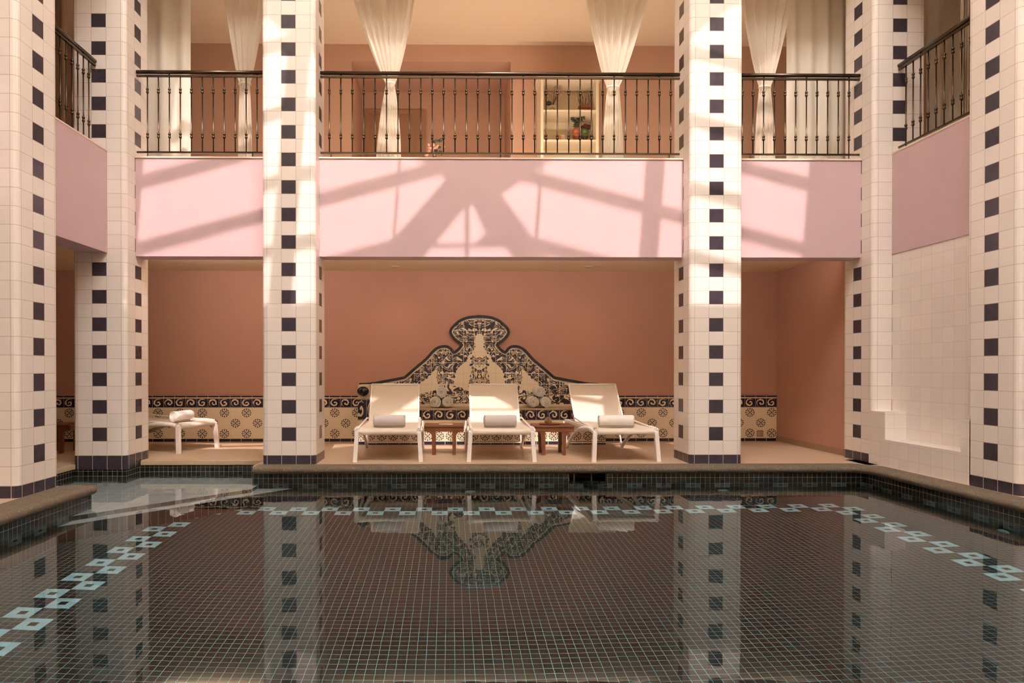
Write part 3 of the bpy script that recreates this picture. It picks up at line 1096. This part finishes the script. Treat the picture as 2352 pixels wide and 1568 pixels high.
TG = 'rolled towels on the loungers'
tl = [(0, (.0, .23), GTOWEL, 'grey white rolled towel on the lounger nearest the left end of the bench', .36, 0),
      (1, (.0, .22), GTOWEL, 'grey white rolled towel on the lounger between the side tables', .37, 4),
      (2, (-.05, .22), TOWEL, 'white rolled towel on the lounger beside the sun striped pillar', .40, -6),
      (3, (-.05, .20), TOWEL, 'white rolled towel on the lounger alone in the left bay', .38, 8)]
for i, (x, y), mt, lab, L, dr in tl:
    o = roll(.073, L, .013, 4, 'rolled_towel', mt, i)
    o.location = on_lounger(i, x, y, .382 + .069)
    o.rotation_euler = (0, 0, LPOS[i][1] + PI / 2 + math.radians(dr))
    tag(o, lab, 'towel', TG)
for side, pts in (('left', ((1000.2, 921.6), (1030.6, 921), (1016, 901))), ('right', ((1222.7, 920), (1250.5, 921), (1235.5, 900)))):
    x0 = at(pts[0][0], 921, 9.85).x; x1 = at(pts[1][0], 921, 9.85).x
    for j, lab in enumerate(('left roll at the bottom', 'right roll at the bottom', 'top roll')):
        R = .083
        X = (x0, x0 + 2 * R + .004, x0 + R + .002)[j]
        o = roll(R, .30, .014, 4.5, 'rolled_towel', TOWEL, 10 + j + (5 if side == 'right' else 0))
        o.location = (X, 9.86, .506 + R + (0 if j < 2 else 1.74 * R))
        o.rotation_euler = (0, random.uniform(-1, 1), 0)
        tag(o, f'white rolled towel, {lab} of the {side} pyramid on the bench ledge', 'towel', f'{side} pyramid of rolled towels')


# ------------------------------------------------------------------ side tables
def make_table():
    t = empty('side_table', (0, 0, 0))
    MB().box(-.245, .245, -.015, .385, .345, .365, .004).build('table_top', WOOD, t)
    m = MB()
    m.box(-.245, .245, 0, .022, .285, .345); m.box(-.245, .245, .348, .370, .285, .345)
    m.box(-.245, -.223, .022, .348, .285, .345); m.box(.223, .245, .022, .348, .285, .345)
    m.build('apron', WOOD, t)
    for s in (-1, 1):
        for y in (0, .325):
            pr = [(s * .105, 0), (s * .145, 0), (s * .150, .18)]
            for i in range(7):
                a = PI / 2 * i / 6
                pr.append((s * (.150 + .062 * (1 - math.cos(a))), .225 + .060 * math.sin(a)))
            pr += [(s * .212, .30), (s * .105, .30)]
            MB().prism(pr, y, y + .045).build('leg', WOOD, t)
    return t


tb = make_table()
TGN = 'wooden side tables'
t1 = Vector((on_z(1019.7, 1044.8, 0).x, on_z(1019.7, 1044.8, 0).y, 0)); t2 = Vector((on_z(1272.6, 1045.5, 0).x, on_z(1272.6, 1045.5, 0).y, 0)); t3 = Vector((-4.985, 8.68, 0))
tb.location = t1; tag(tb, 'dark wooden side table with a book on it', 'side table', TGN)
tag(dup(tb, t2), 'dark wooden side table with an amber drink on a tray', 'side table', TGN)
tag(dup(tb, t3), 'dark wooden side table seen in the gap between the two left pillars', 'side table', TGN)
bk = empty('book', t1 + Vector((.03, .16, .365)), math.radians(-8)); tag(bk, 'tan covered book lying on the left wooden side table', 'book')
MB().box(-.082, .080, -.058, .058, .003, .017).build('pages', PAPER, bk)
m = MB(); m.box(-.086, .084, -.062, .062, .017, .020); m.box(-.086, .084, -.062, .062, 0, .003); m.box(-.086, -.082, -.062, .062, .003, .017)
m.build('cover', TANCOV, bk)
tr = MB().lathe([(.09, 0), (.13, .004), (.138, .016), (.130, .018), (.12, .010), (.0, .009)], 28).build('serving_tray', WOOD, None, t2 + Vector((-.03, .16, .365)))
tr.scale = (1, .8, 1); tag(tr, 'round wooden tray under the drink on the right side table', 'tray')
gl = empty('drinking_glass', t2 + Vector((-.05, .16, .3755))); tag(gl, 'short round glass of amber drink on the wooden tray', 'glass')
MB().lathe([(.030, 0), (.042, .012), (.047, .04), (.043, .078), (.041, .080), (.0395, .078), (.0435, .04), (.038, .014), (.0, .008)], 24).build('bowl', GLASS, gl)
MB().lathe([(.0, .0095), (.0365, .0155), (.0420, .036), (.0420, .040), (.0, .040)], 24).build('drink', TEA, gl)

# ------------------------------------------------------------------ railings
def bal_mesh():
    m = MB(); H = .865
    def knob(z): return [(.0072, z - .034), (.013, z - .027), (.0165, z - .016), (.013, z - .005), (.009, z), (.013, z + .005), (.0165, z + .016), (.013, z + .027), (.0072, z + .034)]
    m.lathe([(.0072, 0)] + knob(.188) + knob(.696) + [(.0072, H)], 10)
    me = m.build('baluster', BRONZE)
    d = me.data; bpy.data.objects.remove(me); return d


BAL = bal_mesh()


def railing(p0, p1, first, step, count, lab, spacer0=1):
    """p0 to p1 at floor level; balusters at given distances along it"""
    p0, p1 = Vector(p0), Vector(p1); L = (p1 - p0).length; d = (p1 - p0).normalized()
    r = empty('balcony_railing', p0, math.atan2(d.y, d.x)); tag(r, lab, 'railing', 'balcony railings')
    tube_obj('handrail', [(0, 0, .966), (L / 2, 0, .966), (L, 0, .966)], .0225, BRONZE, r, 12)
    tube_obj('upper_rail', [(0, 0, .922), (L / 2, 0, .922), (L, 0, .922)], .011, BRONZE, r, 4)
    tube_obj('lower_rail', [(0, 0, .058), (L / 2, 0, .058), (L, 0, .058)], .0095, BRONZE, r, 4)
    for i in range(count):
        x = first + i * step
        if 0.005 < x < L - .005:
            o = bpy.data.objects.new('baluster', BAL); COL.objects.link(o); o.parent = r; o.location = (x, 0, .058)
            if i % 4 == spacer0: MB().lathe([(.006, 0), (.011, .008), (.006, .02)], 8).build('spacer', BRONZE, r, (x, 0, .928))
    for x in ([.12, L - .12] if L < 2.5 else [.12, L / 2, L - .12]):
        MB().tube([(x, 0, 0), (x, 0, .058)], .007, 8).build('foot', BRONZE, r)
    return r


RY = BAND_Y + .03
xa, xb = at(736, 175, RY).x, at(1561, 175, RY).x
railing((xa, RY, Z_UP), (xb, RY, Z_UP), at(756.6, 300, RY).x - xa, (at(1540.5, 300, RY).x - at(756.6, 300, RY).x) / 30, 31, 'long bronze railing across the middle of the upper gallery')
xa, xb = at(314, 172, RY).x, at(604, 172, RY).x
railing((xa, RY, Z_UP), (xb, RY, Z_UP), at(338.7, 250, RY).x - xa, (at(590.5, 250, RY).x - at(338.7, 250, RY).x) / 10, 11, 'bronze railing of the far left gallery bay', 2)
xa, xb = at(1700, 175, RY).x, at(1974, 178, RY).x
railing((xa, RY, Z_UP), (xb, RY, Z_UP), at(1705, 250, RY).x - xa, (at(1950, 250, RY).x - at(1705, 250, RY).x) / 10, 11, 'bronze railing of the far right gallery bay', 2)
railing((-3.90, 7.66, Z_UP), (-3.90, 6.24, Z_UP), .13, .11, 13, 'bronze railing along the left gallery', 1)
railing((4.99, 7.66, Z_UP), (4.99, 6.24, Z_UP), .115, .118, 12, 'bronze railing along the right gallery', 2)

# ------------------------------------------------------------------ curtains
def tied_curtain(name, Y, top, tie, bot, y_tie, lab, folds=7, mat=CURTAIN, seed=1, zt=Z_UPC, grp='tied sheer curtains', body='cloth'):
    """top, tie, bot: (left px, right px) at picture heights 0, y_tie and 360"""
    zs = [at(1100, 0, Y).z, at(1100, y_tie, Y).z, Z_UP + .004]
    e = [[at(p[0], 100, Y).x, at(p[1], 100, Y).x] for p in (top, tie, bot)]
    c = [(a + b) / 2 for a, b in e]; h = [(b - a) / 2 for a, b in e]
    r = empty(name, (c[2], Y, Z_UP)); tag(r, lab, 'curtain', grp)
    def edge(z):
        if z > zs[1]:
            t = (z - zs[1]) / (zs[0] - zs[1])
            t2 = t ** .80
            return c[1] + (c[0] - c[1]) * t, h[1] + (h[0] - h[1]) * t2
        t = (zs[1] - z) / (zs[1] - zs[2]); t2 = 1 - (1 - t) ** 1.9
        return c[1] + (c[2] - c[1]) * t, h[1] + (h[2] - h[1]) * t2
    def f(u, v):
        z = zs[2] + (zt - zs[2]) * v
        cc, hh = edge(z)
        s = u * 2 - 1
        a = .35 * hh / folds * 2 + .008
        ph = s * PI * folds + .7 * math.sin(3 * s + seed)
        return (cc + hh * (s + .10 / folds * math.sin(2 * ph)) - c[2], a * math.sin(ph) + .02 * math.sin(1.5 * s + seed) , z - Z_UP)
    MB().grid(f, folds * 12, 46).build(body, mat, r)
    z = zs[1]; hh = h[1] + .006
    pts = [(c[1] - c[2] + hh * math.cos(2 * PI * i / 16), .045 * math.sin(2 * PI * i / 16), z - Z_UP) for i in range(17)]
    MB().tube(pts, .010, 8, False, .6, 1.3).build('tieback', mat, r)
    return r


CY = 8.35
tied_curtain('tied_curtain', CY, (812, 953), (887, 906), (863, 921), 193, 'white sheer curtain tied at the middle, nearest the brown upper door', 7, CURTAIN, 1)
tied_curtain('tied_curtain', CY, (1345, 1487), (1395, 1421), (1384, 1432), 199, 'white sheer curtain tied at the middle, in front of the cream bookcase', 6, CURTAIN, 2)
tied_curtain('tied_curtain', CY, (513, 613), (549, 575), (545, 580), 196, 'white sheer curtain tied at the middle, in the far left gallery bay', 5, CURTAIN, 3)
tied_curtain('tied_curtain', CY, (1700, 1815), (1744, 1768), (1732, 1779), 197, 'white sheer curtain tied at the middle, in the far right gallery bay', 5, CURTAIN, 4)


def straight_curtain(x0, x1, y0, y1, lab, folds, mat, seed, amp=.035):
    p0, p1 = Vector((x0, y0)), Vector((x1, y1)); d = (p1 - p0); L = d.length; d.normalize(); n = Vector((-d.y, d.x))
    def f(u, v):
        a = amp * math.sin(u * PI * 2 * folds + seed + .5 * math.sin(4 * u + seed)) * (.75 + .25 * v)
        p = d * (u * L) + n * a
        return (p.x, p.y, .004 + (Z_UPC - Z_UP - .004) * v)
    o = MB().grid(f, folds * 14, 8).build('long_curtain', mat, None, (x0, y0, Z_UP))
    tag(o, lab, 'curtain', 'straight curtains of the upper gallery'); return o


LCY = 8.55
straight_curtain(at(345, 200, LCY).x - .2, at(437, 200, LCY).x, LCY, LCY, 'straight ivory curtain hanging in the far left gallery bay', 3, DRAPE, 1.0)
straight_curtain(at(1808, 200, LCY).x, at(1950, 200, LCY).x, LCY, LCY, 'straight ivory curtain hanging in the far right gallery bay', 4, DRAPE, 2.0)
straight_curtain(-5.5, -4.80, 8.75, 8.75, 'straight tan curtain behind the left gallery railing', 4, BRDRAPE, .4, .04)
straight_curtain(5.76, 6.2, 8.3, 8.3, 'straight ivory curtain behind the right gallery railing', 2, DRAPE, .9, .04)
straight_curtain(5.185, 5.32, 7.0, 6.9, 'brown gathered curtain beside the nearest right pillar, upstairs', 4, BRDRAPE, .9, .04)

# ------------------------------------------------------------------ bookcase and its contents
BF = 9.68
k0, k1 = at(1242, 250, BF).x, at(1375.4, 250, BF).x
kz = lambda y: at(1300, y, BF).z
bc = empty('bookcase', ((k0 + k1) / 2, BF, Z_UP)); tag(bc, 'tall cream bookcase with vases in the upper gallery', 'bookcase')
W2 = (k1 - k0) / 2; D = WALL_Y - BF - .01; TOP = kz(183) - Z_UP
for s in (-1, 1):
    MB().box(min(s * W2, s * (W2 - .04)), max(s * W2, s * (W2 - .04)), 0, D, 0, TOP).build('side_panel', SHELFW, bc)
MB().box(-W2 + .04, W2 - .04, D - .015, D, .0, TOP).build('back_panel', SHELFW, bc)
for yy in (252, 320.5, 392):
    z = kz(yy) - Z_UP
    if z > .02: MB().box(-W2 + .04, W2 - .04, .0, D - .015, z - .028, z).build('shelf', SHELFW, bc)
m = MB(); m.box(-W2 - .02, W2 + .02, -.02, D, TOP, TOP + .03); m.box(-W2 - .05, W2 + .05, -.05, D, TOP + .03, TOP + .075, .012)
m.build('cornice', SHELFW, bc)
zA, zB = kz(252) + .001, kz(320.5) + .001
VY = BF + .2
xs = lambda px: at(px, 280, VY).x


def vase_bubbles(x, z, mat, n, r, name, lab):
    e = empty(name, (x, VY, z)); tag(e, lab, 'vase')
    pr = [(r * .7, 0)]
    for i in range(n):
        for j in range(7):
            a = PI * (j + .5) / 7
            pr.append((r * (.62 + .38 * math.sin(a)), (i + (j + .5) / 7) * r * 1.35))
    pr += [(r * .55, n * r * 1.35 + .01), (r * .45, n * r * 1.35 + .01), (r * .4, n * r * 1.35 - .02)]
    MB().lathe(pr, 18).build('vessel', mat, e)
    return e, n * r * 1.35


e, h = vase_bubbles(xs(1323.5), zB, TERRA, 3, .056, 'vase', 'terracotta bubble vase with dark leafy stems, on the bookcase')
m = MB(); rnd = random.Random(4); stems = MB()
for i in range(9):
    a = rnd.uniform(-.9, .9); L = rnd.uniform(.13, .24)
    pts = [(0, 0, h - .02), (.05 * a, rnd.uniform(-.02, .02), h + L * .5), (.13 * a, rnd.uniform(-.04, .04), h + L)]
    stems.tube(pts, .0025, 5)
    for k in range(7):
        t = .25 + .75 * k / 6
        p = Vector(pts[1]).lerp(Vector(pts[2]), max(0, 2 * t - 1)) if t > .5 else Vector(pts[0]).lerp(Vector(pts[1]), 2 * t)
        m.ball(p + Vector((rnd.uniform(-.025, .025), rnd.uniform(-.02, .02), 0)), .016, 1.2, .5, .7, 6, 4)
stems.build('stem', TWIG, e); m.build('foliage', LEAF, e)
e, h = vase_bubbles(xs(1343), zB, GREEN, 3, .054, 'vase', 'olive green bubble vase with dark red blooms, on the bookcase')
m = MB()
for i in range(16):
    a = rnd.uniform(0, 2 * PI); q = rnd.uniform(0, .065)
    m.ball((q * math.cos(a), q * .7 * math.sin(a), h + .035 + rnd.uniform(-.01, .03) - q * .25), .024, 1, 1, .8, 8, 5)
m.build('bloom', BLOOM, e)
o = MB().box(-.022, .022, -.03, .03, 0, .125, .003).build('small_box', ORANGE, None, (xs(1285), VY, zB)); tag(o, 'small orange box beside the white box on the bookcase shelf', 'box')
o = MB().box(-.030, .030, -.03, .03, 0, .12, .003).build('small_box', PAPER, None, (xs(1292.5), VY, zB)); tag(o, 'small white box on the bookcase shelf', 'box')
e = empty('vase', (xs(1269), VY, zA)); tag(e, 'ivory arch shaped vase with dried flowers, on the bookcase', 'vase')
m = MB(); m.tube([(.062 * math.cos(PI * i / 14) , 0, .055 + .062 * math.sin(PI * i / 14)) for i in range(15)], .026, 10)
m.tube([(-.062, 0, 0), (-.062, 0, .058)], .026, 10); m.tube([(.062, 0, 0), (.062, 0, .058)], .026, 10)
m.build('vessel', CERAMIC, e)
stems = MB(); m = MB(); lf = MB()
for i in range(14):
    a = rnd.uniform(-1, 1.2); L = rnd.uniform(.16, .34)
    p1 = Vector((.07 * a, rnd.uniform(-.03, .03), .13 + L * .5)); p2 = Vector((.15 * a, rnd.uniform(-.05, .05), .13 + L))
    stems.tube([(0, 0, .12), p1, p2], .002, 5)
    for k in range(3): m.ball(p1.lerp(p2, .4 + .3 * k) + Vector((rnd.uniform(-.015, .015), 0, 0)), .010, 1, .7, 1.2, 6, 4)
lf.ball((-.055, .01, .17), .042, 1.1, .4, .8, 10, 6)
stems.build('stem', TWIG, e); m.build('dried_flower', PETAL, e); lf.build('foliage', LEAF, e)
e = empty('wire_planter', (xs(1342), VY, zA)); tag(e, 'round wire planter with dry twigs, on the bookcase', 'planter')
m = MB(); m.tube([(.085 * math.cos(2 * PI * i / 24), 0, .22 + .105 * math.sin(2 * PI * i / 24)) for i in range(25)], .003, 6, False)
for s in (-1, 1): m.tube([(s * .06, 0, 0), (s * .055, 0, .10)], .003, 6)
m.tube([(-.06, 0, .01), (.06, 0, .01)], .003, 6)
m.build('wire_frame', TWIG, e)
MB().box(-.085, .085, -.04, .04, .095, .125, .004).build('trough', TERRA, e)
stems = MB()
for i in range(12):
    a = rnd.uniform(-1.2, 1); stems.tube([(.04 * a, 0, .12), (.08 * a, rnd.uniform(-.03, .03), .20), (.09 * a + rnd.uniform(-.02, .02), 0, .27 + rnd.uniform(0, .06))], .003, 5)
stems.build('stem', TWIG, e)

# flowers standing behind the middle railing
fp = at(998, 352, 9.4)
e = empty('flower_pot', (fp.x, 9.4, Z_UP)); tag(e, 'pot of peach flowers behind the middle railing', 'flower pot')
MB().lathe([(.09, 0), (.12, .18), (.13, .36), (.115, .37), (.10, .33)], 20).build('pot', CERAMIC, e)
m = MB(); lf = MB(); st = MB()
for i in range(60):
    a = rnd.uniform(0, 2 * PI); q = abs(rnd.gauss(0, .06)); z = .50 + rnd.uniform(0, .15) - q * .3
    m.ball((-.03 + q * math.cos(a), .7 * q * math.sin(a), z), .018, 1, 1, .8, 6, 4)
for i in range(14):
    a = rnd.uniform(0, 2 * PI); q = rnd.uniform(.02, .13); lf.ball((.05 + q * math.cos(a), q * .6 * math.sin(a), .48 + rnd.uniform(0, .22)), .028, 1.2, .4, .7, 6, 4)
for i in range(8): st.tube([(0, 0, .33), (.03 * math.cos(i), .03 * math.sin(i), .56)], .004, 5)
m.build('petal', PETAL, e); lf.build('foliage', LEAF, e); st.build('stem', LEAF, e)

# ------------------------------------------------------------------ small fittings
for px, lab in ((908, 'small recessed downlight in the deck ceiling, above the left lounger'), (1352, 'small recessed downlight in the deck ceiling, above the right lounger')):
    p = on_z(px, 612, Z_CEIL)
    e = empty('recessed_downlight', (p.x, p.y, Z_CEIL)); tag(e, lab, 'downlight', 'deck ceiling downlights')
    MB().lathe([(.052, -.006), (.060, 0), (.044, 0), (.044, -.006)], 20).build('ring', CERAMIC, e)
    MB().lathe([(.0, -.004), (.044, -.004), (.044, -.001)], 20).build('lens', LENS, e)
    ld = bpy.data.lights.new('downlight_beam', 'SPOT'); lo = bpy.data.objects.new('downlight_beam', ld); COL.objects.link(lo)
    lo.parent = e; lo.location = (0, 0, -.02); ld.energy = 5; ld.color = (1, .72, .42); ld.spot_size = 2.0; ld.spot_blend = 1; ld.shadow_soft_size = .04
v0, v1 = at(1738, 988, WALL_Y - .02), at(1752.6, 1002, WALL_Y - .02)
e = empty('wall_vent', ((v0.x + v1.x) / 2, WALL_Y - .02, v1.z)); tag(e, 'small brass vent set low in the right wainscot', 'vent')
w2, h2 = (v1.x - v0.x) / 2, v0.z - v1.z
m = MB(); m.box(-w2, w2, -.006, 0, 0, .008); m.box(-w2, w2, -.006, 0, h2 - .008, h2); m.box(-w2, -w2 + .008, -.006, 0, .008, h2 - .008); m.box(w2 - .008, w2, -.006, 0, .008, h2 - .008)
m.build('frame', VENT, e)
m = MB()
for i in range(6): m.box(-w2 + .008, w2 - .008, -.004, 0, .010 + i * .013, .017 + i * .013)
m.build('grille', VENT, e)
# skimmer opening
e = empty('pool_skimmer', ((SK0 + SK1) / 2, POOL_BACK, SKZ)); tag(e, 'dark rectangular skimmer opening in the far pool wall', 'skimmer')
w2 = (SK1 - SK0) / 2
m = MB(); m.box(-w2, w2, .30, .32, 0, .115); m.box(-w2, w2, .0, .32, -.01, 0); m.box(-w2, -w2 + .01, 0, .3, 0, .115); m.box(w2 - .01, w2, 0, .3, 0, .115)
m.build('housing', DARKIN, e)
MB().box(-w2 * .72, -w2 * .66, .02, .03, 0, .115).build('weir_strip', WOOD, e); MB().box(w2 * .2, w2 * .26, .02, .03, 0, .115).build('weir_strip', WOOD, e)
# water inlets
for (x, y, z, r, lab) in ((at(1080, 1100, POOL_BACK).x, POOL_BACK, -.77, 0, 'pale round water inlet in the far pool wall, below the middle lounger'),
                          (at(1660, 1100, POOL_BACK).x, POOL_BACK, -.77, 0, 'pale round water inlet in the far pool wall, below the sun striped pillar'),
                          (PX_R, 5.59, -.73, PI / 2, 'pale round water inlet in the right pool wall')):
    e = empty('pool_inlet', (x, y, z), -r); tag(e, lab, 'water inlet', 'pool water inlets')
    def ring(r0, r1, y0, y1):
        m = MB(); m.lathe([(r0, y0), (r1, y0), (r1, y1), (r0, y1)] if r0 else [(.001, y0), (r1, y0), (r1, y1), (.001, y1)], 20)
        bmesh.ops.rotate(m.bm, verts=m.bm.verts, matrix=Matrix.Rotation(PI / 2, 3, 'X')); return m
    ring(.03, .058, 0, .012).build('flange', JET, e); ring(0, .028, 0, .016).build('nozzle', JET, e)
